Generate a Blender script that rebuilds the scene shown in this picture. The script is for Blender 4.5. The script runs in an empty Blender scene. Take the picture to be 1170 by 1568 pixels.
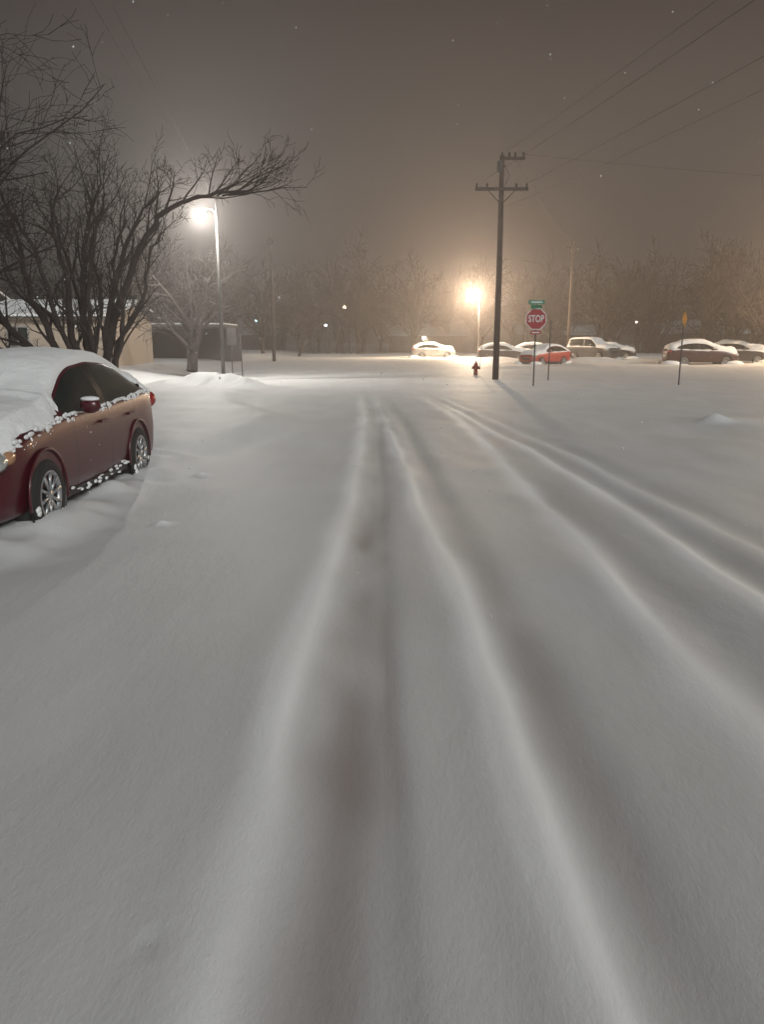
import bpy, math, random
import numpy as np
from mathutils import Vector, Matrix

scene = bpy.context.scene
scene.view_settings.view_transform = 'Standard'
scene.view_settings.look = 'None'
scene.view_settings.exposure = 0

# ------------------------------------------------------------------ helpers
def new_mat(name, col, rough=0.7, metal=0.0, emit=None, estr=0.0, noise=0.0, nscale=8.0, bump=0.0, bscale=30.0, coat=0.0):
    m = bpy.data.materials.new(name); m.use_nodes = True
    nt = m.node_tree; b = nt.nodes['Principled BSDF']
    b.inputs['Base Color'].default_value = (*col, 1)
    b.inputs['Roughness'].default_value = rough
    b.inputs['Metallic'].default_value = metal
    if coat: b.inputs['Coat Weight'].default_value = coat
    if emit:
        b.inputs['Emission Color'].default_value = (*emit, 1)
        b.inputs['Emission Strength'].default_value = estr
    tc = nt.nodes.new('ShaderNodeTexCoord')
    if noise > 0:
        n = nt.nodes.new('ShaderNodeTexNoise'); n.inputs['Scale'].default_value = nscale
        n.inputs['Detail'].default_value = 5
        r = nt.nodes.new('ShaderNodeValToRGB')
        r.color_ramp.elements[0].position = .3; r.color_ramp.elements[1].position = .7
        r.color_ramp.elements[0].color = (*[c*(1-noise) for c in col], 1)
        r.color_ramp.elements[1].color = (*[min(1, c*(1+noise)) for c in col], 1)
        nt.links.new(tc.outputs['Object'], n.inputs['Vector'])
        nt.links.new(n.outputs['Fac'], r.inputs['Fac'])
        nt.links.new(r.outputs['Color'], b.inputs['Base Color'])
    if bump > 0:
        n2 = nt.nodes.new('ShaderNodeTexNoise'); n2.inputs['Scale'].default_value = bscale
        n2.inputs['Detail'].default_value = 4
        bp = nt.nodes.new('ShaderNodeBump'); bp.inputs['Strength'].default_value = bump
        bp.inputs['Distance'].default_value = .02
        nt.links.new(tc.outputs['Object'], n2.inputs['Vector'])
        nt.links.new(n2.outputs['Fac'], bp.inputs['Height'])
        nt.links.new(bp.outputs['Normal'], b.inputs['Normal'])
    return m

M = {}
M['snow'] = new_mat('snow', (.82,.82,.82), .75, bump=.5, bscale=25)
M['bark'] = new_mat('bark', (.034,.023,.020), .9, noise=.35, nscale=20)
M['bark_pale'] = new_mat('bark_pale', (.040,.032,.028), .9, noise=.3, nscale=20)
M['wood'] = new_mat('pole_wood', (.070,.052,.043), .85, noise=.4, nscale=6)
M['steel'] = new_mat('steel', (.22,.22,.21), .5, .5, noise=.15)
M['galv'] = new_mat('lamp_pole_metal', (.06,.058,.054), .6, .2, noise=.2)
M['dark'] = new_mat('black_plastic', (.012,.012,.013), .5)
M['rubber'] = new_mat('rubber', (.018,.018,.018), .85)
M['rim'] = new_mat('alloy', (.40,.41,.42), .35, .7)
M['glass'] = new_mat('dark_glass', (.012,.018,.017), .15, noise=.4, nscale=3)
M['chrome'] = new_mat('chrome', (.7,.7,.7), .15, 1)
M['lens'] = new_mat('headlight_lens', (.42,.43,.42), .12, .3, noise=.4, nscale=14, coat=1)
M['amber'] = new_mat('amber', (.45,.24,.13), .25)
M['tail'] = new_mat('tail_lamp', (.30,.01,.01), .25, coat=.4)
M['signred'] = new_mat('sign_red', (.30,.012,.02), .5, noise=.08)
M['signwhite'] = new_mat('sign_white', (.65,.65,.63), .5)
M['signgreen'] = new_mat('sign_green', (.01,.16,.08), .5)
M['signyellow'] = new_mat('sign_yellow', (.50,.20,.02), .5)
M['signback'] = new_mat('sign_back', (.08,.07,.07), .6, .3)
M['hydrant'] = new_mat('hydrant_red', (.20,.025,.02), .55, noise=.2)
M['wire'] = new_mat('wire', (.03,.03,.03), .7)
M['siding'] = new_mat('siding', (.40,.32,.25), .8, noise=.06)
M['roofdark'] = new_mat('shingle', (.08,.07,.065), .9, noise=.2)
M['trimw'] = new_mat('trim', (.30,.28,.26), .6)
M['trimdk'] = new_mat('dark_trim', (.07,.065,.06), .7)
M['sidingdk'] = new_mat('siding_grey', (.09,.078,.072), .8, noise=.1)
def paint(name, col, coat=.35): return new_mat(name, col, .36, .1, noise=.06, nscale=2, coat=coat)

class Mesher:
    def __init__(s): s.v=[]; s.f=[]; s.m=[]; s.mats=[]; s.sm=[]
    def mi(s, mat):
        if mat not in s.mats: s.mats.append(mat)
        return s.mats.index(mat)
    def add(s, vs, fs, mat, smooth=True):
        o=len(s.v); s.v.extend([tuple(p) for p in vs]); k=s.mi(mat)
        for f in fs: s.f.append(tuple(i+o for i in f)); s.m.append(k); s.sm.append(smooth)
    def tube(s, path, radii, mat, sides=6, cap=True):
        n=len(path); vs=[]; prev=None
        for i,p in enumerate(path):
            p=Vector(p)
            a=Vector(path[max(0,i-1)]); b=Vector(path[min(n-1,i+1)])
            t=(b-a).normalized() if (b-a).length>1e-9 else Vector((0,0,1))
            if prev is None:
                u=t.orthogonal().normalized()
            else:
                u=prev-t*prev.dot(t)
                u=u.normalized() if u.length>1e-6 else t.orthogonal().normalized()
            prev=u; w=t.cross(u)
            for k in range(sides):
                an=2*math.pi*k/sides
                vs.append(p+(u*math.cos(an)+w*math.sin(an))*radii[i])
        fs=[]
        for i in range(n-1):
            for k in range(sides):
                k2=(k+1)%sides
                fs.append((i*sides+k,i*sides+k2,(i+1)*sides+k2,(i+1)*sides+k))
        if cap:
            fs.append(tuple(range(sides-1,-1,-1))); fs.append(tuple((n-1)*sides+k for k in range(sides)))
        s.add(vs,fs,mat)
    def box(s, c, size, mat, rot=0.0, tilt=None):
        x,y,z=[q/2 for q in size]; vs=[]
        R=Matrix.Rotation(rot,3,'Z')
        if tilt: R=R@Matrix.Rotation(tilt[1],3,tilt[0])
        for sx in(-1,1):
            for sy in(-1,1):
                for sz in(-1,1): vs.append(Vector(c)+R@Vector((sx*x,sy*y,sz*z)))
        s.add(vs,[(0,1,3,2),(4,6,7,5),(0,4,5,1),(2,3,7,6),(0,2,6,4),(1,5,7,3)],mat,False)
    def ell(s, c, r, mat, rot=0.0, nu=14, nv=9, jitter=0, rng=None):
        vs=[]; fs=[]; R=Matrix.Rotation(rot,3,'Z')
        for i in range(nv+1):
            th=math.pi*i/nv
            for k in range(nu):
                ph=2*math.pi*k/nu
                j=1+(rng.uniform(-jitter,jitter) if rng and 0<i<nv else 0)
                vs.append(Vector(c)+R@Vector((r[0]*j*math.sin(th)*math.cos(ph),r[1]*j*math.sin(th)*math.sin(ph),r[2]*j*math.cos(th))))
        for i in range(nv):
            for k in range(nu):
                k2=(k+1)%nu
                fs.append((i*nu+k,(i+1)*nu+k,(i+1)*nu+k2,i*nu+k2))
        s.add(vs,fs,mat)
    def lathe(s, prof, origin, axis, mat, n=24):
        vs=[];fs=[]
        for r,h in prof:
            for k in range(n):
                a=2*math.pi*k/n
                if axis=='z': p=(r*math.cos(a),r*math.sin(a),h)
                else: p=(h,r*math.cos(a),r*math.sin(a))
                vs.append(Vector(origin)+Vector(p))
        for i in range(len(prof)-1):
            for k in range(n):
                k2=(k+1)%n; fs.append((i*n+k,i*n+k2,(i+1)*n+k2,(i+1)*n+k))
        s.add(vs,fs,mat)
    def obj(s, name, parent=None, loc=None, rotz=0):
        me=bpy.data.meshes.new(name); me.from_pydata(s.v,[],s.f)
        for m in s.mats: me.materials.append(m)
        me.polygons.foreach_set('material_index', s.m)
        me.polygons.foreach_set('use_smooth', s.sm)
        me.update()
        o=bpy.data.objects.new(name,me); scene.collection.objects.link(o)
        if parent: o.parent=parent
        if loc: o.location=loc
        o.rotation_euler[2]=rotz
        return o

def empty(name, loc=(0,0,0), rotz=0):
    e=bpy.data.objects.new(name,None); scene.collection.objects.link(e)
    e.location=loc; e.rotation_euler[2]=rotz; e.empty_display_size=.3
    return e

_rs=np.random.RandomState(7); LAT=_rs.rand(256,256)
def vnoise(x,y,sc,off=0):
    X=np.asarray(x,dtype=float)*sc+off*17.3+1000; Y=np.asarray(y,dtype=float)*sc+off*9.1+1000
    xi=np.floor(X).astype(int); yi=np.floor(Y).astype(int)
    fx=X-xi; fy=Y-yi; fx=fx*fx*(3-2*fx); fy=fy*fy*(3-2*fy)
    g=lambda a,b: LAT[a%256,b%256]
    return (g(xi,yi)*(1-fx)*(1-fy)+g(xi+1,yi)*fx*(1-fy)+g(xi,yi+1)*(1-fx)*fy+g(xi+1,yi+1)*fx*fy)*2-1

def sstep(a,b,x):
    t=np.clip((x-a)/(b-a),0,1); return t*t*(3-2*t)

# ------------------------------------------------------------------ ground
def gauss(x,s): return np.exp(-(x/s)**2)
def ground(x,y):
    x=np.asarray(x,float); y=np.asarray(y,float)
    h=.032*vnoise(x,y,.35,1)+.012*vnoise(x,y,1.1,2)+.004*vnoise(x,y*.6,3.2,3)
    wv=.003*np.sin(7.5*(x*.8+y*.35)+3*vnoise(x,y,.8,70))*np.clip(.5+vnoise(x,y,.5,71),0,1)
    h=h+wv*(1-sstep(8,16,y))
    h=h+.25*vnoise(x,y,.04,4)*sstep(14,60,np.abs(y)+np.abs(x))*.5
    tone=np.zeros_like(h); dirt=np.zeros_like(h)
    fade=1-sstep(16,26,y)
    dfade=(1-sstep(5.0,8.5,y))
    ys=[-10,0,4,8,11,16,22,30]
    def rid(cx, sg, amp, w, mod=3):
        nonlocal h,tone
        c=np.interp(y,ys,cx)+.03*vnoise(y*0,y,.45,mod)+.016*vnoise(y*0,y,1.9,mod+60)
        m=(.85+.35*vnoise(y*0+mod,y,.8,mod+20))*fade
        d=x-c; sgv=sg*(1+.3*vnoise(y*0,y,1.1,mod+5))
        g=np.exp(-(d/np.where(d>0,sgv*.85,sgv*1.8))**2)
        h=h+amp*g*m; tone=tone+w*np.exp(-(d/(sgv*1.25))**2)*m  # ridge colour lightened too, adding to the bright look of the lit slope
    def rut(cx, sg, amp, w, mod=5, dw=0.0):
        nonlocal h,tone,dirt
        c=np.interp(y,ys,cx)+.03*vnoise(y*0,y,.4,mod)+.012*vnoise(y*0,y,2.1,mod+61)
        m=(.9+.2*vnoise(y*0+mod,y,.6,mod+30))*fade
        g=gauss(x-c,sg)
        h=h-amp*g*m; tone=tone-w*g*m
        br=np.clip(.42+.7*vnoise(x*1.3,y*.45,1.5,mod+40)+.5*vnoise(x*3,y*1.2,1.7,mod+41),0,1)
        dirt=dirt+dw*gauss(x-c-.03*vnoise(x,y,3,mod+42),sg*.8)*br*dfade
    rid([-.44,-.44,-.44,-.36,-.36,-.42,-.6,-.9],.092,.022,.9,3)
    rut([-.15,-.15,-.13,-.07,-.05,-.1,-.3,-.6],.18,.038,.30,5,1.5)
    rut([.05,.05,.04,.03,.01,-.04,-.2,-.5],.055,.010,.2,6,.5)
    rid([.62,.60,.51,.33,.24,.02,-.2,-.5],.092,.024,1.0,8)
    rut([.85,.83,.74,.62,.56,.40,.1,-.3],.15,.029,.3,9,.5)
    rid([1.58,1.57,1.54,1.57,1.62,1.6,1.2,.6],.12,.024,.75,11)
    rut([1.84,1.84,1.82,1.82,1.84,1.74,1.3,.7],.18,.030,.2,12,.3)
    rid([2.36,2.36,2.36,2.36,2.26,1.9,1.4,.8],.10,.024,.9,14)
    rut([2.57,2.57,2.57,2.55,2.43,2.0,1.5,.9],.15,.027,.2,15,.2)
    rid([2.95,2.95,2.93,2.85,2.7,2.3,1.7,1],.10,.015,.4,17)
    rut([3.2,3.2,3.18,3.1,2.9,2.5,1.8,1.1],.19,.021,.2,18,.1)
    h=h+.42*sstep(-9.5,-14,x)*sstep(20,38,y)
    edge=-2.35-.0*y+.9*sstep(10,15,y)-2.2*sstep(15.5,22,y)
    h=h+.15*sstep(0,-1.0,x-edge)*sstep(8.8,12,y)*(1-sstep(24,30,y))*(1+.35*vnoise(x,y,.8,50))
    cy=8.15; dx=np.maximum(np.abs(x+3.80)-.92,0); dy=np.maximum(np.abs(y-cy)-2.2,0); dd=np.hypot(dx,dy)
    h=h+.105*np.exp(-(dd/.28)**2)*(1+.9*vnoise(x,y,1.8,51))+.03*vnoise(x,y,4,52)*np.exp(-(dd/.4)**2)-.04*np.exp(-(dd/1.0)**2)*(1-sstep(9,10.5,y))
    b=np.exp(-((x+6.9)/1.9)**4-((y-30+.25*(x+6.5))/1.3)**2)
    h=h+b*(.36+.32*vnoise(x,y,1.6,53)+.14*vnoise(x,y,4,54))
    b=np.exp(-((x+4.9)/1.0)**2-((y-28.5)/.7)**2); h=h+.22*b*(1+.6*vnoise(x,y,2.5,55))
    for lx,ly,r,a in((-1.98,6.75,.07,.035),(-2.22,9.35,.08,.05),(6.65,15.4,.24,.17),(6.9,15.8,.8,.07),(5.1,13.8,.9,-.06),
                     (15.4,60,1.2,.5),(17.2,61,1.1,.4),(9.6,66,2.2,.35),(14.0,63,2,.3),(20,62,2.5,.25),(-.62,1.78,.018,-.03)):
        g=gauss(np.hypot(x-lx,y-ly),r)
        h=h+a*g*(1+.2*vnoise(x,y,1.5/r,56))
        if r<.3 and a>0: tone=tone+.8*g  # small lumps get painted brightness as well
    h=h+.22*gauss(y-96-2*vnoise(x,y*0,.1,57),1.3)+.12*gauss(y-50,1.0)*sstep(3,6,x)*(1+.4*vnoise(x,y,.6,58))
    return h,tone,dirt

def axis(fine0,fine1,step,lo,hi,g):
    a=list(np.arange(fine0,fine1,step)); s=step; p=a[-1]
    while p<hi: s=s*g; p+=s; a.append(p)
    s=step; p=a[0]; L=[]
    while p>lo: s=s*g; p-=s; L.append(p)
    return np.array(L[::-1]+a)
xs=axis(-4.2,4.0,.03,-420,420,1.05)
ysv=axis(.6,8,.045,-60,600,1.014)
X,Y=np.meshgrid(xs,ysv)
H,T,D=ground(X,Y)
nx,ny=len(xs),len(ysv)
co=np.stack([X,Y,H],-1).reshape(-1,3)
idx=np.arange(nx*ny).reshape(ny,nx)
q=np.stack([idx[:-1,:-1],idx[:-1,1:],idx[1:,1:],idx[1:,:-1]],-1).reshape(-1,4)
me=bpy.data.meshes.new('snow_ground')
me.vertices.add(len(co)); me.vertices.foreach_set('co',co.ravel())
me.loops.add(q.size); me.loops.foreach_set('vertex_index',q.ravel().astype(np.int32))
me.polygons.add(len(q)); me.polygons.foreach_set('loop_start',np.arange(0,q.size,4,dtype=np.int32))
me.polygons.foreach_set('loop_total',np.full(len(q),4,dtype=np.int32))
me.polygons.foreach_set('use_smooth',np.ones(len(q),dtype=bool))
for nm,arr in(('relief_light',T),('dirt',D)):  # first one paints lit-ridge contrast into the snow colour, alongside compacted-snow tone
    at=me.attributes.new(nm,'FLOAT','POINT'); at.data.foreach_set('value',arr.ravel().astype(np.float32))
me.update(); me.validate()
og=bpy.data.objects.new('snow_ground',me); scene.collection.objects.link(og)
def snow_ground_mat():
    m=bpy.data.materials.new('snow_ground'); m.use_nodes=True; nt=m.node_tree; b=nt.nodes['Principled BSDF']
    N=nt.nodes.new; L=nt.links.new
    b.inputs['Roughness'].default_value=.62
    b.inputs['Specular IOR Level'].default_value=.35
    tc=N('ShaderNodeTexCoord')
    a1=N('ShaderNodeAttribute'); a1.attribute_name='relief_light'
    a2=N('ShaderNodeAttribute'); a2.attribute_name='dirt'
    big=N('ShaderNodeTexNoise'); big.inputs['Scale'].default_value=1.3; big.inputs['Detail'].default_value=6
    mpb=N('ShaderNodeMapping'); mpb.inputs['Scale'].default_value=(1,.35,1)
    L(tc.outputs['Object'],mpb.inputs['Vector']); L(mpb.outputs['Vector'],big.inputs['Vector'])
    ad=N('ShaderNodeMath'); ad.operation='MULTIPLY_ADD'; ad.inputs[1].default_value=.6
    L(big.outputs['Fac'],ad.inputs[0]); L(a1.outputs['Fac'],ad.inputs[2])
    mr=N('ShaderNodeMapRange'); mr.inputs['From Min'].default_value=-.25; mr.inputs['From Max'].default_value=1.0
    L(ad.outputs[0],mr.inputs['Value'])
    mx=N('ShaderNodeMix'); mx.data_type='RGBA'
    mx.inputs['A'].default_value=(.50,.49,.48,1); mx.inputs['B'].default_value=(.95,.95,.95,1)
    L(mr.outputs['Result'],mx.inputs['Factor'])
    mx2=N('ShaderNodeMix'); mx2.data_type='RGBA'; mx2.inputs['B'].default_value=(.27,.20,.19,1)
    mul=N('ShaderNodeMath'); mul.operation='MULTIPLY'; mul.inputs[1].default_value=.60; mul.use_clamp=True
    L(a2.outputs['Fac'],mul.inputs[0])
    L(mul.outputs[0],mx2.inputs['Factor']); L(mx.outputs['Result'],mx2.inputs['A'])
    L(mx2.outputs['Result'],b.inputs['Base Color'])
    n1=N('ShaderNodeTexNoise'); n1.inputs['Scale'].default_value=60; n1.inputs['Detail'].default_value=5; n1.inputs['Roughness'].default_value=.75
    mp=N('ShaderNodeMapping'); mp.inputs['Scale'].default_value=(1,.45,1)
    L(tc.outputs['Object'],mp.inputs['Vector']); L(mp.outputs['Vector'],n1.inputs['Vector'])
    n2=N('ShaderNodeTexNoise'); n2.inputs['Scale'].default_value=10; n2.inputs['Detail'].default_value=3
    L(mp.outputs['Vector'],n2.inputs['Vector'])
    bp2=N('ShaderNodeBump'); bp2.inputs['Strength'].default_value=.20; bp2.inputs['Distance'].default_value=.02
    L(n2.outputs['Fac'],bp2.inputs['Height'])
    bp=N('ShaderNodeBump'); bp.inputs['Strength'].default_value=.36; bp.inputs['Distance'].default_value=.008
    L(bp2.outputs['Normal'],bp.inputs['Normal'])
    L(n1.outputs['Fac'],bp.inputs['Height']); L(bp.outputs['Normal'],b.inputs['Normal'])
    return m
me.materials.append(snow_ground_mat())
def gz(x,y): return float(ground(np.array([x]),np.array([y]))[0][0])

# ------------------------------------------------------------------ cars
SEDAN=[(0,.55,.26,.60,.64,.45),(.08,.70,.20,.66,.72,.6),(.25,.80,.18,.74,.82,.66),(.6,.855,.18,.84,.90,.70),(1.0,.865,.2,.89,.96,.72),
 (1.2,.865,.2,.91,.98,.72),(1.5,.865,.2,.925,1.12,.66),(1.85,.865,.2,.935,1.30,.6),(2.1,.865,.2,.94,1.375,.575),(2.6,.865,.2,.95,1.415,.57),
 (3.1,.865,.2,.97,1.39,.57),(3.45,.86,.2,.99,1.32,.58),(3.8,.855,.2,1.0,1.18,.63),(4.05,.84,.2,1.0,1.07,.68),(4.2,.8,.22,.99,1.04,.66),
 (4.33,.72,.26,.94,.98,.6),(4.4,.6,.32,.80,.85,.5)]
SUV=[(0,.6,.32,.80,.84,.5),(.08,.76,.26,.92,.97,.66),(.3,.86,.25,.99,1.05,.72),(.9,.90,.25,1.05,1.12,.76),(1.15,.90,.25,1.07,1.15,.76),
 (1.5,.90,.25,1.09,1.45,.70),(1.8,.90,.25,1.10,1.68,.66),(2.1,.90,.25,1.1,1.75,.66),(3.2,.90,.25,1.12,1.76,.66),(4.0,.90,.25,1.12,1.72,.66),
 (4.25,.88,.25,1.12,1.60,.66),(4.4,.82,.3,1.05,1.2,.66),(4.45,.7,.36,.9,.95,.6)]
def make_car(name, paintmat, loc, rotz, keys=SEDAN, hero=False, snow_t=.06, seed=1, wheelz=.30, wpos=(.83,3.36), scale=1.0):
    rng=random.Random(seed)
    K=np.array(keys); L=K[-1,0]; root=empty(name,loc,rotz); root.scale=(scale,)*3
    suv=keys is SUV
    seams=[1.52,2.47,3.32]
    st=set(np.round(np.linspace(0,L,90 if hero else 40),4))
    for s in seams: st|={round(s-.007,4),round(s+.007,4)}
    st|={.02,.05,L-.03,2.40,2.54,1.28}
    st=np.array(sorted(st))
    def ki(c,s):
        acc=0
        for o in(-.08,-.04,0,.04,.08):
            acc=acc+.2*np.interp(np.clip(s+o,0,L),K[:,0],K[:,c])
        e=np.clip(np.minimum(s,L-s)/.12,0,1)
        return acc*e+np.interp(s,K[:,0],K[:,c])*(1-e)
    W,ZB,BE,TP,RW=[ki(c,st) for c in range(1,6)]
    rings=[]
    for i,s in enumerate(st):
        w,zb,be,tp,rw=W[i],ZB[i],BE[i],TP[i],RW[i]
        mid=zb+(be-zb)*.45
        g0=(w*.925,be+.012); g1z=max(tp-.055,be+.016); g1=(min(rw+.03,w*.92),g1z)
        bow=.02*min(1,(g1z-be)/.3)
        half=[(0,zb),(w*.86,zb),(w*.965,zb+.05),(w*.985,zb+.16),(w*1.0,mid),(w*.985,mid+.6*(be-mid)),(w*.97,be-.05),(w*.95,be-.01),
              g0,(g0[0]*.66+g1[0]*.34+bow,g0[1]*.66+g1[1]*.34),(g0[0]*.33+g1[0]*.67+bow,g0[1]*.33+g1[1]*.67),g1,
              (rw-.02,max(tp-.018,g1z+.004)),(rw*.82,tp+.0),(rw*.4,tp+.018),(0,tp+.024)]
        rings.append(half)
    nh=len(rings[0]); full=[]
    for r in rings:
        full.append([(x,z) for x,z in r]+[(-x,z) for x,z in r[-2:0:-1]])
    nf=len(full[0]); vs=[]
    for i,s in enumerate(st):
        for x,z in full[i]: vs.append((x,s-L/2,z))
    m=Mesher(); groups={}
    ws0,ws1=1.22,2.02; rs0,rs1=(3.42,4.02) if not suv else (4.22,4.36)
    sg0,sg1=1.42,(3.82 if not suv else 4.1)
    for i in range(len(st)-1):
        sm=(st[i]+st[i+1])/2
        for k in range(nf):
            kk=k if k<nh-1 else nf-1-k
            mat=paintmat
            gl=(TP[i]-BE[i])
            if 8<=kk<=10 and sg0<sm<sg1 and gl>.11:
                mat=M['glass']
                if 2.40<sm<2.54 or sm>sg1-.06: mat=M['dark']
            elif kk==7 and sg0<sm<sg1: mat=M['dark']
            elif kk>=12 and (ws0<sm<ws1 or rs0<sm<rs1): mat=M['glass']
            elif kk==0: mat=M['dark']
            if 2<=kk<=6 and any(abs(sm-q)<.007 for q in seams): mat=M['dark']
            groups.setdefault(mat,[]).append((i*nf+k,i*nf+(k+1)%nf,(i+1)*nf+(k+1)%nf,(i+1)*nf+k))
    groups.setdefault(paintmat,[]).append(tuple(range(nf-1,-1,-1)))
    groups[paintmat].append(tuple((len(st)-1)*nf+k for k in range(nf)))
    m.v.extend(vs)
    for mat,fs in groups.items():
        k=m.mi(mat)
        for f in fs: m.f.append(f); m.m.append(k); m.sm.append(True)
    m.obj('body',root)
    d=Mesher()
    wmax=K[:,1].max()
    for sx in(-1,1):
        d.ell((sx*(.67 if not suv else .74),.24-L/2,.675 if not suv else .85),(.150,.22,.10),M['lens'],rot=sx*.55)
        d.ell((sx*(.775 if not suv else .82),.36-L/2,.69 if not suv else .85),(.05,.13,.06),M['amber'],rot=sx*.2)
        d.ell((sx*.60,.085-L/2,.40),(.17,.06,.10),M['dark'],rot=sx*.45)
        d.ell((sx*.60,.045-L/2,.40),(.055,.04,.05),M['lens'])
        d.ell((sx*(.715),L-.16-L/2,.87 if not suv else 1.0),(.10,.14,.11),M['tail'],rot=-sx*.4)
        d.ell((sx*(wmax+.10),1.66-L/2,(1.00 if not suv else 1.2)),(.10,.065,.075),paintmat)
        d.box((sx*(wmax+.01),1.66-L/2,(.96 if not suv else 1.16)),(.10,.03,.03),M['dark'])
        for hs in(2.25,3.12): d.box((sx*(wmax+.004),hs-L/2,.80),(.03,.17,.028),paintmat)
        d.box((sx*(wmax*.955),2.1-L/2,.225),(.03,1.7,.06),M['dark'])
        for wp in wpos:
            yy=wp-L/2; R=.315 if not suv else .36; zc=wheelz if not suv else .35
            xo=sx*(wmax+.004)
            d.lathe([(0.001,xo-sx*.02),(R+.055,xo-sx*.02),(R+.055,xo)],(0,yy,zc+.02),'x',M['dark'],32)
            lip=[(xo,yy+(R+.065)*math.cos(a),zc+.02+(R+.065)*math.sin(a)) for a in np.linspace(-.25,math.pi+.25,26)]
            d.tube(lip,[.013]*26,paintmat,6)
            h0=xo-sx*.18; h1=xo+sx*.012
            d.lathe([(R*.66,h1-sx*.01),(R*.7,h1),(R*.92,h1),(R,h1-sx*.03),(R,h0)],(0,yy,zc),'x',M['rubber'],32)
            d.lathe([(R*.68,h1-sx*.002),(R*.62,h1-sx*.006),(R*.60,h1-sx*.05),(.001,h1-sx*.055)],(0,yy,zc),'x',M['dark'],32)
            d.lathe([(R*.69,h1+sx*.002),(R*.62,h1+sx*.004),(R*.60,h1-sx*.03)],(0,yy,zc),'x',M['rim'],32)
            d.lathe([(.055,h1-sx*.02),(.045,h1),(.001,h1+sx*.004)],(0,yy,zc),'x',M['rim'],14)
            ns=10
            for q in range(ns):
                a=2*math.pi*q/ns+.2
                d.tube([(h1-sx*.012,yy+.04*math.cos(a),zc+.04*math.sin(a)),(h1-sx*.006,yy+R*.64*math.cos(a),zc+R*.64*math.sin(a))],[.014,.017],M['rim'],5)
    d.box((0,.02-L/2,.50 if not suv else .66),(.72,.05,.16),M['dark'])
    d.box((0,.03-L/2,.34),(.9,.05,.08),M['dark'])
    d.box((0,.00-L/2,.585 if not suv else .8),(.62,.03,.03),M['chrome'])
    d.box((0,L/2+.0,.6),(.5,.03,.12),M['signwhite'])
    d.obj('lamps_wheels_trim',root)
    sn=Mesher(); ns=140 if hero else 46; nc=57 if hero else 21
    S=np.linspace(.07,L-.04,ns); vs=[]
    Wc,Bc,Tc,Rc=[ki(c,S) for c in(1,3,4,5)]
    for i,s in enumerate(S):
        cab=float(sstep(.08,.22,np.array(Tc[i]-Bc[i])))
        e=(Rc[i]+.018)*cab+(Wc[i]*.965)*(1-cab)
        endf=min(1,s/.25,(L-s)/.12)
        for j in range(nc):
            u=-1+2*j/(nc-1); uu=math.copysign(1-(1-abs(u))**1.5,u); x=uu*e
            ax=abs(x)
            if ax<=Rc[i]-.02: z=Tc[i]+.024*(1-(ax/Rc[i])**2)
            else:
                t=(ax-Rc[i]+.02)/max(.02,e-Rc[i]+.02); z=(Tc[i]-.018)*(1-t)+(Bc[i]-.005 if cab<.5 else Tc[i]-.05)*t
            nz=float(vnoise(x+seed*3,s,2.2,60)); n2=float(vnoise(x+seed*3,s,5.5,61)); n3=float(vnoise(x+seed,s,16,62))
            th=snow_t*(1+.25*nz+.10*n2+.05*n3)*(1-abs(uu)**7)*max(.15,endf)
            if s<1.35: th*=1.3
            if hero and cab<.5 and s<1.3:
                hole=float(sstep(.25,.6,np.array(nz*.25+n2*.5+n3*.15+(abs(uu)-.92)*3.6)))
                th=th*(1-hole)-.03*hole
            elif hero:
                hole=float(sstep(.55,.9,np.array(n2*.8+(abs(uu)-.9)*4)))*(1 if cab<.9 else 0)
                th=th*(1-hole)-.03*hole
            th-=.016*float(sstep(.94,1,np.array(abs(uu))))
            vs.append((x,s-L/2,z+th))
    fs=[(i*nc+j,i*nc+j+1,(i+1)*nc+j+1,(i+1)*nc+j) for i in range(ns-1) for j in range(nc-1)]
    sn.add(vs,fs,M['snow'])
    def smear(sx,s,z,ly,lz,th,k=.958):
        w=float(ki(1,np.array([s]))[0])
        sn.ell((sx*w*k,s-L/2,z),(th,ly,lz),M['snow'],nu=12,nv=8,jitter=.07,rng=rng)
    for sx in(-1,1):
        if hero:
            clusters=[(1.48,.10),(2.42,.12),(3.25,.18),(3.75,.22)]
            for c0,sp in clusters:
                for _ in range(18):
                    s=c0+rng.gauss(0,sp); b=float(ki(3,np.array([s]))[0])
                    smear(sx,s,b+rng.uniform(-.06,.015),rng.uniform(.012,.05),rng.uniform(.008,.022),rng.uniform(.01,.018))
            for c0 in(1.50,1.60,1.66,1.78,2.38,2.46,2.52,2.7,3.3,3.42):
                b=float(ki(3,np.array([c0]))[0]); smear(sx,c0,b-.07-rng.uniform(0,.03),rng.uniform(.006,.010),rng.uniform(.03,.09),.014)
            for _ in range(34):
                s=rng.uniform(.35,1.45); b=float(ki(3,np.array([s]))[0])
                smear(sx,s,b-rng.uniform(-.01,.06),rng.uniform(.015,.06),rng.uniform(.010,.024),rng.uniform(.01,.018))
            for _ in range(40):
                s=rng.uniform(.35,1.2); b=float(ki(3,np.array([s]))[0])
                smear(sx,s,b-rng.uniform(.06,.25),rng.uniform(.005,.016),rng.uniform(.004,.010),.022)
            for _ in range(26):   # packed snow on the sill and behind the wheels
                s=rng.uniform(1.25,3.0); smear(sx,s,rng.uniform(.20,.30),rng.uniform(.01,.05),rng.uniform(.006,.02),.014,.985)
            for a0,a1 in((1.55,2.3),(2.55,3.1),(3.2,3.9)):
                ss=np.linspace(a0,a1,26); P=[];R_=[]
                for s in ss:
                    w=float(ki(1,np.array([s]))[0]); b=float(ki(3,np.array([s]))[0])
                    P.append((sx*w*.945,s-L/2,b+.004)); R_.append(max(.004,.015+.012*float(vnoise(s,sx*3.,6,77))))
                sn.tube(P,R_,M['snow'],7)
        else:
            ss=np.linspace(.2,L-.2,30); P=[];R_=[]   # snow plastered along the shoulder
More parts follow.
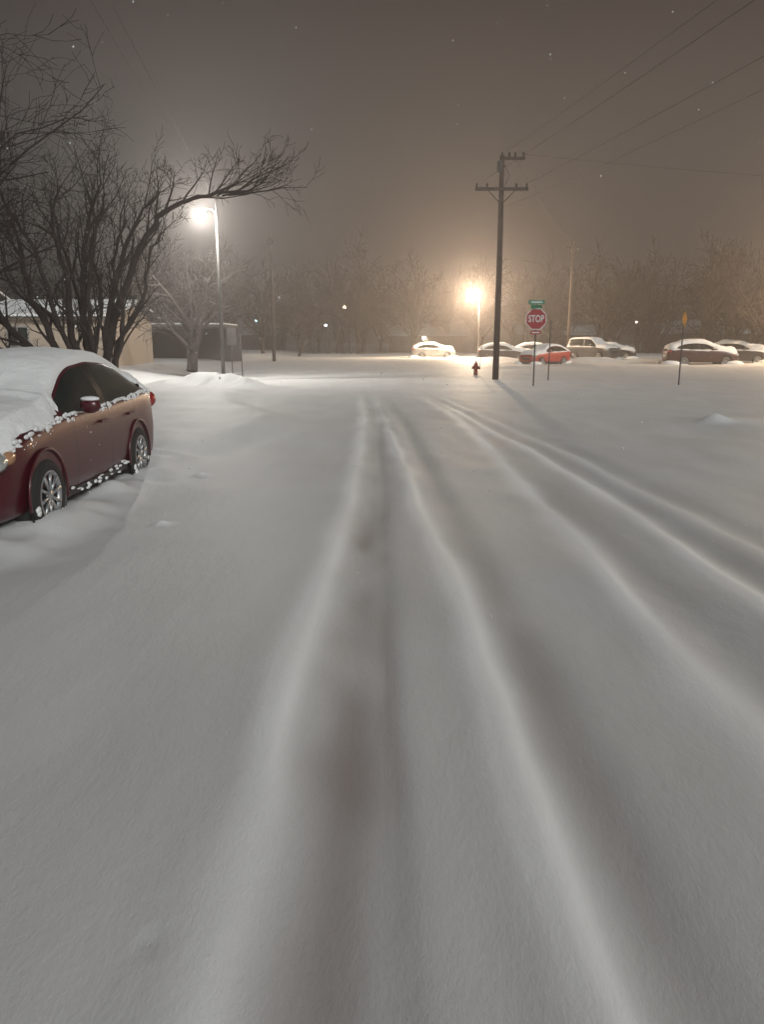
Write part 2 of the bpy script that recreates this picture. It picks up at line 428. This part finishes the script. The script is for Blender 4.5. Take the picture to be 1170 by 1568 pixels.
            for s in ss:
                w=float(ki(1,np.array([s]))[0]); b=float(ki(3,np.array([s]))[0])
                P.append((sx*w*.93,s-L/2,b-.01)); R_.append(max(.01,.055+.045*float(vnoise(s,sx*3.+seed,3,77))))
            sn.tube(P,R_,M['snow'],7)
            for wz in(-1,1): sn.ell((sx*wmax*.8,wz*(L/2-.3),.12),(.35,.6,.20),M['snow'],jitter=.05,rng=rng)
        sn.ell((sx*(wmax+.10),1.66-L/2,(1.06 if not suv else 1.265)),(.09,.06,.025),M['snow'])
        for wp in wpos:
            for _ in range(14):
                a=rng.uniform(3.4,6.0); r=rng.uniform(.015,.035)
                sn.ell((sx*(wmax+.012),wp-L/2+.27*math.cos(a),wheelz+.27*math.sin(a)),(r*.5,r*1.2,r),M['snow'],nu=9,nv=6,jitter=.08,rng=rng)
            sn.ell((sx*(wmax+.03),wp-L/2,.0),(.16,.36,.10),M['snow'],jitter=.04,rng=rng)
    sn.obj('snow_cover',root)
    return root

red=paint('dark_red_paint',(.068,.0045,.011),.3); red2=paint('red_paint',(.38,.03,.02)); gry=paint('grey_paint',(.06,.06,.063))
mar=paint('maroon_paint',(.06,.018,.016)); wht=paint('silver_paint',(.3,.29,.27)); blk=paint('black_paint',(.03,.03,.035))
make_car('parked_car',red,(-3.84,8.13,-.04),0,hero=True,seed=3,snow_t=.085,scale=1.035)
def far(name,p,x,y,r,**k): make_car(name,p,(x,y,gz(x,y)-.08),math.radians(r),**k)
far('parked_car.001',mar,23.4,58,84,seed=5,snow_t=.20,scale=1.15)
far('parked_car.002',gry,28.0,62,60,seed=6,snow_t=.24,scale=1.1)
far('parked_suv',gry,19.2,72,35,keys=SUV,seed=7,snow_t=.10,scale=1.1)
far('parked_car.003',blk,22.2,76,70,seed=8,snow_t=.2)
far('parked_car.004',red2,12.1,58.5,-50,seed=9,snow_t=.12)
far('parked_car.005',blk,10.9,71,80,seed=10,snow_t=.18)
far('parked_car.006',wht,5.2,80,88,seed=11,snow_t=.2)
far('parked_car.007',gry,14.6,74,75,seed=13,snow_t=.2)

# ------------------------------------------------------------------ trees
def grow(m,p,d,length,r,lvl,maxl,rng,mat,up=.05,wob=.22,kids=(5,5,5),sides=5,rmin=.006,ratio=(.45,.72),ang=(25,60),nseg=5,kstart=.25):
    p=Vector(p); d=Vector(d).normalized(); path=[p.copy()]; rad=[r]; dirs=[d.copy()]
    for i in range(nseg):
        d=(d+Vector((rng.gauss(0,wob),rng.gauss(0,wob),rng.gauss(0,wob)))*.6+Vector((0,0,up))).normalized()
        p=p+d*(length/nseg); path.append(p.copy()); dirs.append(d.copy()); rad.append(max(rmin*.7,r*(1-.72*(i+1)/nseg)))
    m.tube(path,rad,mat,sides if lvl<2 else max(3,sides-2),cap=False)
    if lvl>=maxl: return
    n=kids[min(lvl,len(kids)-1)]
    for c in range(n):
        t=kstart+(1-kstart)*(c+rng.random())/n; f=t*nseg; i=min(nseg-1,int(f)); q=path[i].lerp(path[i+1],f-i)
        ax=dirs[i+1].orthogonal().normalized(); ax=Matrix.Rotation(rng.uniform(0,2*math.pi),3,dirs[i+1])@ax
        nd=Matrix.Rotation(math.radians(rng.uniform(*ang)),3,ax)@dirs[i+1]
        rr=rad[i]*(1-(f-i))+rad[i+1]*(f-i)
        grow(m,q,nd,length*rng.uniform(*ratio)*(1-.35*t),max(rmin,rr*.58),lvl+1,maxl,rng,mat,up,wob*1.1,kids,sides,rmin,ratio,ang,nseg if lvl<1 else max(3,nseg-1),kstart)

def path_limb(m,pts,r0,r1,rng,mat,nk,klen,maxl=3,up=.06):
    P=[Vector(p) for p in pts]; n=len(P); rr=[r0+(r1-r0)*i/(n-1) for i in range(n)]
    Q=[];R=[]
    for i in range(n-1):
        a=P[max(0,i-1)];b=P[i];c=P[i+1];e=P[min(n-1,i+2)]
        for k in range(4):
            t=k/4
            Q.append(.5*((2*b)+(c-a)*t+(2*a-5*b+4*c-e)*t*t+(-a+3*b-3*c+e)*t**3)+Vector((rng.gauss(0,.028),rng.gauss(0,.028),rng.gauss(0,.02)))); R.append(rr[i]+(rr[i+1]-rr[i])*t)
    Q.append(P[-1]);R.append(rr[-1])
    m.tube(Q,R,mat,7)
    for c in range(nk):
        f=(.18+.82*(c+rng.random())/nk)*(len(Q)-1); i=min(len(Q)-2,int(f)); q=Q[i].lerp(Q[i+1],f-i)
        t=(Q[i+1]-Q[i]).normalized(); nd=(t*.8+Vector((rng.uniform(-.7,.7),rng.uniform(-.6,.6),rng.uniform(-.2,1.0)))).normalized()
        grow(m,q,nd,klen*rng.uniform(.6,1.2),max(.01,R[i]*.5),1,maxl,rng,mat,up=up,kids=(5,5,4),rmin=.0065)

rng=random.Random(11)
t=Mesher(); bx,by=-7.2,20.; b0=gz(bx,by)-.1
limbs=[
 [(bx+.2,by,b0),(-6.9,20,1.6),(-6.3,20,3.1),(-5.6,19.9,4.35),(-4.9,19.8,4.85),(-4.0,19.7,5.05),(-3.2,19.6,5.1)],
 [(bx+.1,by,b0),(-7.0,20.2,1.8),(-6.7,20.3,3.2),(-6.2,20.4,4.4),(-5.6,20.4,5.1)],
 [(bx,by,b0),(-7.4,19.9,1.8),(-7.3,19.8,3.4),(-7.1,19.8,4.6),(-6.7,19.7,5.3)],
 [(bx-.1,by,b0),(-7.8,20,1.7),(-7.9,20.1,3.3),(-8.1,20,4.4),(-7.8,20,5.3)],
 [(bx-.3,by,b0),(-8.3,19.9,1.6),(-8.7,19.8,2.9),(-8.9,19.8,4.2),(-9.2,19.9,5.0)],
 [(bx-.4,by,b0),(-8.9,20,1.4),(-9.7,20,2.4),(-10.2,20,3.5),(-10.8,20,4.6)],
 [(bx-.5,by,b0),(-9.2,20.1,1.1),(-10.4,20.2,1.8),(-11.2,20.2,2.9)],
 [(bx+.2,by,b0),(-6.7,20.1,1.5),(-6.1,20.3,2.6),(-5.9,20.5,3.7),(-5.5,20.5,4.3)],
 [(bx,by,b0),(-7.6,20.4,1.5),(-8.0,20.9,3.0),(-8.4,21.2,4.3),(-8.6,21.3,5.1)],
 [(bx,by,b0),(-7.2,19.6,1.6),(-7.0,19.2,3.0),(-6.6,18.9,4.2),(-6.3,18.8,4.9)],
 [(bx-.2,by,b0),(-8.0,19.7,2.0),(-8.2,19.3,3.6),(-8.7,19.1,4.6),(-9.0,19,5.4)],
 [(bx-.3,by,b0),(-7.9,20.4,1.2),(-8.6,20.6,2.2),(-9.6,20.8,3.0),(-9.9,20.9,4.3)],
 [(bx+.25,by,b0),(-6.6,19.7,1.2),(-6.35,19.5,2.2),(-6.4,19.3,3.4),(-6.0,19.2,4.4)],
 [(bx,by,b0),(-7.5,20.6,1.3),(-7.3,20.9,2.6),(-7.6,21.1,3.9),(-7.2,21.2,4.9)],
]
for i,l in enumerate(limbs):
    path_limb(t,l,.115 if i<6 else .075,.022,rng,M['bark'],13,1.2,3)
for k in range(9):
    grow(t,(-4.4+k*.14,19.75,4.98+k*.01),(1,.1*rng.uniform(-1,1),rng.uniform(-.1,.55)),1.5,.022,1,3,rng,M['bark'],up=.06,kids=(4,4,4),rmin=.0065,ang=(15,45))
t.obj('bare_tree')
t=Mesher(); rng=random.Random(5)
for i in range(7):
    a=rng.uniform(-.9,1.0)
    grow(t,(-10.6,15,.0),(math.cos(a)*.55+rng.uniform(-.1,.2),math.sin(a)*.5,1),rng.uniform(5.2,6.6),.13,0,3,rng,M['bark'],up=.02,wob=.26,kids=(9,6,5),rmin=.0075)
t.obj('bare_tree.001')
t=Mesher(); rng=random.Random(8)
grow(t,(-9.2,38,.2),(0,0,1),3.0,.28,0,0,rng,M['bark_pale'],sides=8)
for i in range(9):
    a=2*math.pi*i/9
    grow(t,(-9.2,38,rng.uniform(1.2,2.6)),(math.cos(a)*.8,math.sin(a)*.8,1),rng.uniform(2.6,3.8),.11,0,3,rng,M['bark_pale'],kids=(6,5,4),rmin=.012)
t.obj('bare_tree.002')
t=Mesher(); rng=random.Random(9)
grow(t,(29.6,61,gz(29.6,61)-.1),(0,0,1),3.0,.26,0,0,rng,M['bark_pale'],sides=8)
for i in range(12):
    a=2*math.pi*i/12
    grow(t,(29.6,61,rng.uniform(2.0,2.8)),(math.cos(a),math.sin(a),.75),rng.uniform(3.4,4.6),.12,0,3,rng,M['bark_pale'],kids=(7,5,4),rmin=.016,up=.0)
t.obj('bare_tree.003')
rng=random.Random(21); variants=[]
for v in range(6):
    q=Mesher(); grow(q,(0,0,0),(0,0,1),6,.25,0,0,rng,M['bark'],sides=5)
    for i in range(9):
        a=rng.uniform(0,6.28)
        grow(q,(0,0,rng.uniform(1.2,5)),(math.cos(a)*.6,math.sin(a)*.6,1),rng.uniform(4.2,7),.14,0,2,rng,M['bark'],kids=(8,6),rmin=.045,sides=5,nseg=4,wob=.3)
    variants.append((np.array(q.v),q.f))
big=Mesher(); big.mi(M['bark'])
def place(x,y,s):
    V,F=rng.choice(variants); a=rng.uniform(0,6.28); c,sn_=math.cos(a),math.sin(a)
    W=np.stack([V[:,0]*c-V[:,1]*sn_,V[:,0]*sn_+V[:,1]*c,V[:,2]*rng.uniform(.85,1.15)],1)*s+np.array([x,y,-.1])
    o=len(big.v); big.v.extend(map(tuple,W)); big.f.extend([tuple(i+o for i in f) for f in F])
    big.m.extend([0]*len(F)); big.sm.extend([True]*len(F))
for i in range(120):
    x=-92+i*1.75+rng.uniform(-1.5,1.5); place(x,rng.uniform(100,130),rng.uniform(.75,1.15))
for x,y,s in((-13,86,.85),(-9.5,90,.75),(-17,82,.8),(-22,76,.85),(-3,98,.8),(26,95,.9),(33,98,1.0),(38,94,1.05),(44,98,1.1),(20,102,.8)): place(x,y,s)
big.obj('distant_trees')

# ------------------------------------------------------------------ poles, wires, lamps, signs
def sag(a,b,s,n=24):
    a=Vector(a);b=Vector(b); return [a.lerp(b,i/n)-Vector((0,0,s*4*(i/n)*(1-i/n))) for i in range(n+1)]
def utility_pole(name,x,y,h,arm=2.2,armz=None,rot=0,detail=True):
    m=Mesher(); z0=gz(x,y)-.1; root=empty(name,(x,y,0),rot)
    m.tube([(0,0,z0),(.02,0,h*.5),(0,0,h)],[.145,.125,.10],M['wood'],12)
    az=armz or h-1.3
    m.box((0,-.14,az),(arm,.10,.13),M['wood'])
    for sx in(-1,1):
        m.tube([(sx*arm*.27,-.15,az-.02),(0,-.13,az-.62)],[.02,.02],M['galv'],5)
        for f in(.94,.55): 
            m.lathe([(.015,0),(.05,.04),(.03,.08),(.05,.12),(.02,.17)],(sx*arm/2*f,-.14,az+.065),'z',M['dark'],8)
    if detail:
        m.box((.45,0,h-.12),(1.0,.09,.11),M['wood'])
        m.box((.05,.1,h-.35),(.7,.09,.1),M['wood'],rot=1.3)
        for xx in(.0,.3,.55,.9): m.lathe([(.015,0),(.05,.05),(.03,.1),(.05,.14),(.02,.2)],(xx,0,h-.07),'z',M['dark'],8)
        m.lathe([(0.01,0),(.11,.0),(.12,.05),(.12,.42),(.09,.46),(.01,.48)],(-.12,-.2,h-.72),'z',M['galv'],12)
        m.tube([(.12,-.1,h-.4),(.3,-.15,h-.8),(.16,-.1,h-1.2)],[.012]*3,M['wire'],4)
    m.obj('pole',root); return root
utility_pole('utility_pole',5.07,35,9.25,2.25,7.9)
utility_pole('utility_pole.001',-8.5,62,9.6,.5,8.9,detail=False)
utility_pole('utility_pole.002',17.9,76,10.9,1.2,10.0,detail=False)
utility_pole('utility_pole.003',12.8,-14,9.4,2.25,8.1)
utility_pole('utility_pole.004',-1.2,-14,7.9,1.2,7.4,detail=False)
utility_pole('utility_pole.005',46,44,9.6,2.2,8.3)
w=Mesher()
for a,b,s,rw in(((4.05,34.86,8.1),(11.75,-14.1,8.3),.35,.007),((6.1,34.86,8.1),(13.85,-14.1,8.3),.35,.007),((5.1,35,9.3),(12.8,-14,9.5),.3,.007),((5.2,35,7.2),(12.9,-14,7.4),.6,.004),
             ((5.9,35,9.3),(46,44,9.5),.5,.006),((5.6,35,9.2),(17.9,76,10.9),.6,.006),((-7,34.6,7.35),(-1.2,-14,7.6),.2,.0035),((-7,34.6,7.1),(-1.6,-14,7.5),.3,.003)):
    w.tube(sag(a,b,s),[rw]*25,M['wire'],4)
w.obj('power_lines')

def glowmat(n,c,s): return new_mat(n,(.8,.8,.8),.5,emit=c,estr=s)
def street_lamp(name,x,y,h,armdx,lampz,colr,power,estr,bulb=.12,r=.075,light=True,size=.15):
    root=empty(name,(x,y,0)); m=Mesher(); z0=gz(x,y)-.1
    m.tube([(0,0,z0),(0,0,h*.5),(0,0,h)],[r*1.15,r,r*.7],M['galv'],10)
    m.lathe([(r*2,z0),(r*2,z0+.25),(r*1.2,z0+.35)],(0,0,0),'z',M['galv'],12)
    a=[(0,0,lampz-.05),(armdx*.35,0,lampz+.16),(armdx*.8,0,lampz+.17)]
    m.tube(a,[.035,.03,.03],M['galv'],6)
    m.ell((armdx,0,lampz+.15),(.26,.13,.07),M['signback'])
    m.obj('pole',root)
    g=Mesher(); g.ell((armdx,0,lampz),(bulb,bulb,bulb*.95),glowmat(name+'_glow',colr,estr)); g.obj('lamp_bulb',root)
    if light:
        l=bpy.data.lights.new(name,'POINT'); l.energy=power; l.color=colr; l.shadow_soft_size=size
        lo=bpy.data.objects.new('lamp_light',l); scene.collection.objects.link(lo); lo.parent=root; lo.location=(armdx,-bulb-.12,lampz-.15)
    return root
street_lamp('street_lamp',-7.0,34.6,7.45,-.62,6.9,(1,.95,.87),3100,60,.16)
street_lamp('street_lamp.001',9.5,78,6.6,-.65,6.12,(1,.73,.49),15000,60,.34,.08)
street_lamp('street_lamp.002',-4.2,104,6.4,-.7,6.0,(1,.72,.45),900,12,.24,.08,light=False)
street_lamp('street_lamp.003',-15.0,98,4.5,-.5,4.15,(.6,.95,1),60,14,.17,.06,light=False)
street_lamp('street_lamp.004',-6.6,100,3.9,-.5,3.6,(.85,.95,1),40,14,.15,.06,light=False)
street_lamp('street_lamp.005',33,56,7.8,-.9,7.2,(1,.70,.44),7500,60,.3,.08)
street_lamp('street_lamp.006',32.5,100,4.4,-.5,4.0,(1,.85,.7),40,7,.13,.06,light=False)

root=empty('stop_sign',(5.75,29.7,0)); m=Mesher(); z0=gz(5.75,29.7)-.1
m.box((0,0,(2.95+z0)/2),(.05,.035,2.95-z0),M['galv'])
def octo(m,r,y,z,mat,th=.006):
    vs=[(r*math.cos(math.radians(22.5+45*i)),yy,z+r*math.sin(math.radians(22.5+45*i))) for yy in(y,y+th) for i in range(8)]
    fs=[tuple(range(8)),tuple(range(15,7,-1))]+[(i,8+i,8+(i+1)%8,(i+1)%8) for i in range(8)]
    m.add(vs,fs,mat,False)
octo(m,.415,-.030,2.42,M['signwhite']); octo(m,.385,-.036,2.42,M['signred'],.004)
m.box((0,0,3.03),(.62,.02,.16),M['signgreen'],rot=.12); m.box((0,0,2.86),(.02,.6,.14),M['signgreen'],rot=-.9)
m.box((0,0,2.945),(.04,.04,.03),M['steel'])
m.box((0,-.013,3.03),(.42,.004,.05),M['signwhite'],rot=.12)
m.box((0,-.033,1.93),(.40,.006,.13),M['signred'])
m.box((0,-.037,1.93),(.28,.004,.045),M['signwhite'])
m.obj('sign_and_post',root)
tx=bpy.data.curves.new('stop_text','FONT'); tx.body='STOP'; tx.align_x='CENTER'; tx.align_y='CENTER'; tx.size=.35; tx.extrude=.003; tx.offset=.006
to=bpy.data.objects.new('stop_lettering',tx); scene.collection.objects.link(to); to.parent=root; to.location=(0,-.042,2.42); to.rotation_euler=(math.pi/2,0,0); to.scale=(.70,1,1)
tx.materials.append(M['signwhite'])

def small_sign(name,x,y,h,shape,mat,rot,lean=0,sz=.6):
    root=empty(name,(x,y,0),rot); m=Mesher(); z0=gz(x,y)-.1
    m.tube([(0,0,z0),(lean*h,0,h)],[.026,.026],M['signback'],6)
    if shape=='diamond':
        r=sz/2*1.2; m.add([(-r+lean*h,-.03,h-r),(lean*h,-.03,h-2*r),(r+lean*h,-.03,h-r),(lean*h,-.03,h),(-r+lean*h,-.024,h-r),(lean*h,-.024,h-2*r),(r+lean*h,-.024,h-r),(lean*h,-.024,h)],
              [(0,1,2,3),(7,6,5,4),(0,4,5,1),(1,5,6,2),(2,6,7,3),(3,7,4,0)],mat,False)
    else:
        m.box((lean*h,-.03,h-sz*.62),(sz*.75,.006,sz*1.25),mat,tilt=('Y',lean))
    m.obj('sign',root)
small_sign('warning_sign',11.5,30.3,2.75,'diamond',M['signyellow'],math.radians(52),0,.52)
small_sign('road_sign',7.3,34.4,2.5,'rect',M['signback'],math.radians(70),.04,.6)
small_sign('road_sign.001',-6.15,34.6,2.55,'rect',M['signback'],math.radians(60),-.03,.5)
small_sign('road_sign.002',-8.0,42,2.3,'rect',M['signback'],math.radians(25),0,.7)
small_sign('road_sign.003',-7.1,20.8,1.9,'rect',M['signback'],math.radians(84),-.05,.35)

root=empty('fire_hydrant',(4.9,41,gz(4.9,41)-.05)); m=Mesher()
m.lathe([(.16,0),(.16,.05),(.11,.06),(.11,.45),(.15,.46),(.15,.50),(.12,.52),(.11,.60),(.07,.68),(.03,.70),(.03,.76),(.001,.76)],(0,0,0),'z',M['hydrant'],16)
for sx in(-1,1): m.lathe([(.06,0),(.06,sx*.16),(.075,sx*.16),(.075,sx*.2),(.001,sx*.2)],(0,0,.42),'x',M['hydrant'],10)
m.ell((0,-.14,.4),(.08,.08,.08),M['hydrant']); m.ell((0,0,.76),(.08,.08,.04),M['snow'])
m.tube([(.2,0,.3),(.3,0,1.95)],[.018,.014],M['signback'],5); m.box((.3,0,1.9),(.06,.01,.14),M['signred'])
m.obj('hydrant_body',root)

# ------------------------------------------------------------------ houses
def house(name,x,y,wd,dp,hw,rise,wall,ridge='x',rot=0,z0=0,windows=(),door=None,snow=.12):
    root=empty(name,(x,y,z0),rot); m=Mesher(); e=.45
    m.box((0,0,hw/2-.3),(wd,dp,hw+.6),wall)
    a,b=(wd,dp) if ridge=='x' else (dp,wd)
    def P(u,v,z): return (u,v,z) if ridge=='x' else (v,u,z)
    hu=a/2; hv=b/2
    for s in(-1,1): m.add([P(s*hu,-hv,hw),P(s*hu,hv,hw),P(s*hu,0,hw+rise)],[(0,1,2)],wall,False)
    sl=rise/hv
    for s in(-1,1):
        for (t0,t1,mt) in((0,.10,M['roofdark']),(.102,.10+snow,M['snow'])):
            lo=[P(su*(hu+e),s*(hv+e),hw-sl*e+t0) for su in(-1,1)]; hi=[P(su*(hu+e),0,hw+rise+t0) for su in(1,-1)]
            lo2=[(p[0],p[1],p[2]-t0+t1) for p in lo]; hi2=[(p[0],p[1],p[2]-t0+t1) for p in hi]
            vs=lo+hi+lo2+hi2
            m.add(vs,[(0,1,2,3),(7,6,5,4),(0,4,5,1),(1,5,6,2),(2,6,7,3),(3,7,4,0)],mt,False)
    for (wx,wz,ww,wh) in windows:
        m.box((wx,-dp/2-.02,wz),(ww+.16,.05,wh+.16),M['trimw']); m.box((wx,-dp/2-.04,wz),(ww,.05,wh),M['glass'])
        m.box((wx,-dp/2-.068,wz),(.04,.01,wh),M['trimw'])
    if door:
        m.box((door,-dp/2-.02,1.05),(1.06,.05,2.2),M['trimw']); m.box((door,-dp/2-.04,1.02),(.9,.05,2.05),M['roofdark'])
    m.obj('walls_and_roof',root)
    return root
house('garage',-17.0,44,6.4,7,2.5,.8,M['siding'],'x',z0=.35,windows=((-1.6,1.5,1.0,.9),))
house('house',-30,45,16,8,2.6,1.3,M['sidingdk'],'x',z0=.35,windows=((-5,1.5,1.4,1.1),(-1,1.5,1.4,1.1),(5.5,1.5,1.2,1)),door=2.5)
root=empty('carport',(-13.8,54,.35)); m=Mesher()
m.box((0,0,2.25),(7.4,6,.16),M['roofdark']); m.box((0,0,2.37),(7.5,6.1,.07),M['snow'])
for sx in(-3.5,-1.2,1.2,3.5):
    m.box((sx,-2.85,1.0),(.12,.12,2.34),M['trimdk'])
m.box((0,2.9,1.0),(7.3,.12,2.3),M['sidingdk']); m.obj('posts_and_roof',root)
W2=((-3.6,1.4,1.4,1),(3.4,1.4,1.4,1))
house('house.001',7.0,126,11,8,2.5,1.5,M['sidingdk'],'x',windows=W2,door=.2,snow=.06)
house('house.002',-22,122,12,8,2.6,1.5,M['sidingdk'],'x',windows=W2,door=.3,snow=.06)
house('house.003',27,124,12,8,2.6,1.5,M['sidingdk'],'x',windows=W2,door=.3,snow=.06)
house('house.004',48,120,14,8,2.8,1.7,M['sidingdk'],'x',windows=W2,door=.3,snow=.06)
street_lamp('yard_lamp',5.0,88.5,2.3,-.3,2.0,(1,.80,.55),700,60,.18,.04)

# falling snow
rng=random.Random(77); fl=Mesher(); fl.mi(M['snow'])
for i in range(2600):
    y=3+27*rng.random()**.7; x=rng.uniform(-.6,.6)*y; z=rng.uniform(.1,min(9,1.6+.55*y)); r=rng.uniform(.0025,.007)
    o=len(fl.v); dz=rng.uniform(1,1.8)
    fl.v.extend([(x+r,y,z),(x-r,y,z),(x,y+r,z),(x,y-r,z),(x+.3*r,y,z+r*dz),(x-.3*r,y,z-r*dz)])
    for f in((0,2,4),(2,1,4),(1,3,4),(3,0,4),(2,0,5),(1,2,5),(3,1,5),(0,3,5)): fl.f.append(tuple(k+o for k in f)); fl.m.append(0); fl.sm.append(True)
fl.obj('falling_snow')

# ------------------------------------------------------------------ haze, world, light, camera
def haze(name,y0,y1,dens,g):
    fm=bpy.data.materials.new(name); fm.use_nodes=True; nt=fm.node_tree
    for n in list(nt.nodes): nt.nodes.remove(n)
    out=nt.nodes.new('ShaderNodeOutputMaterial'); vs_=nt.nodes.new('ShaderNodeVolumeScatter')
    vs_.inputs['Color'].default_value=(.97,.90,.875,1); vs_.inputs['Density'].default_value=dens; vs_.inputs['Anisotropy'].default_value=g
    nt.links.new(vs_.outputs[0],out.inputs['Volume'])
    f=Mesher(); f.box((0,(y0+y1)/2,19),(340,y1-y0,40),fm); f.obj(name)
haze('snow_haze',-30,92,.0046,.6)
haze('snow_haze.001',92.05,175,.021,.5)

wd=bpy.data.worlds.new('World'); scene.world=wd; wd.use_nodes=True; nt=wd.node_tree
bg=nt.nodes['Background']; tc=nt.nodes.new('ShaderNodeTexCoord'); sp=nt.nodes.new('ShaderNodeSeparateXYZ'); cr=nt.nodes.new('ShaderNodeValToRGB')
nt.links.new(tc.outputs['Generated'],sp.inputs[0]); nt.links.new(sp.outputs['Z'],cr.inputs['Fac']); nt.links.new(cr.outputs['Color'],bg.inputs['Color'])
e=cr.color_ramp.elements; e[0].position=0; e[0].color=(.100,.076,.071,1); e[1].position=1; e[1].color=(.055,.050,.050,1)
k=cr.color_ramp.elements.new(.2); k.color=(.054,.041,.039,1)
k=cr.color_ramp.elements.new(.42); k.color=(.024,.0183,.0172,1)
bg.inputs['Strength'].default_value=1.0

sl=bpy.data.lights.new('sun','SUN'); sl.energy=2.1; sl.angle=math.radians(16); sl.color=(.97,1.0,.985)
so=bpy.data.objects.new('sun',sl); scene.collection.objects.link(so)
dirv=Vector((-.58,1.0,-.54)); so.rotation_euler=dirv.to_track_quat('-Z','Y').to_euler()

cam=bpy.data.cameras.new('camera'); co_=bpy.data.objects.new('camera',cam); scene.collection.objects.link(co_)
cam.sensor_fit='VERTICAL'; cam.sensor_height=24; cam.lens=24*1184/1568; cam.clip_end=2000; cam.clip_start=.05
co_.location=(0,0,1.6); co_.rotation_euler=(math.radians(90-12.43),0,0)
scene.camera=co_
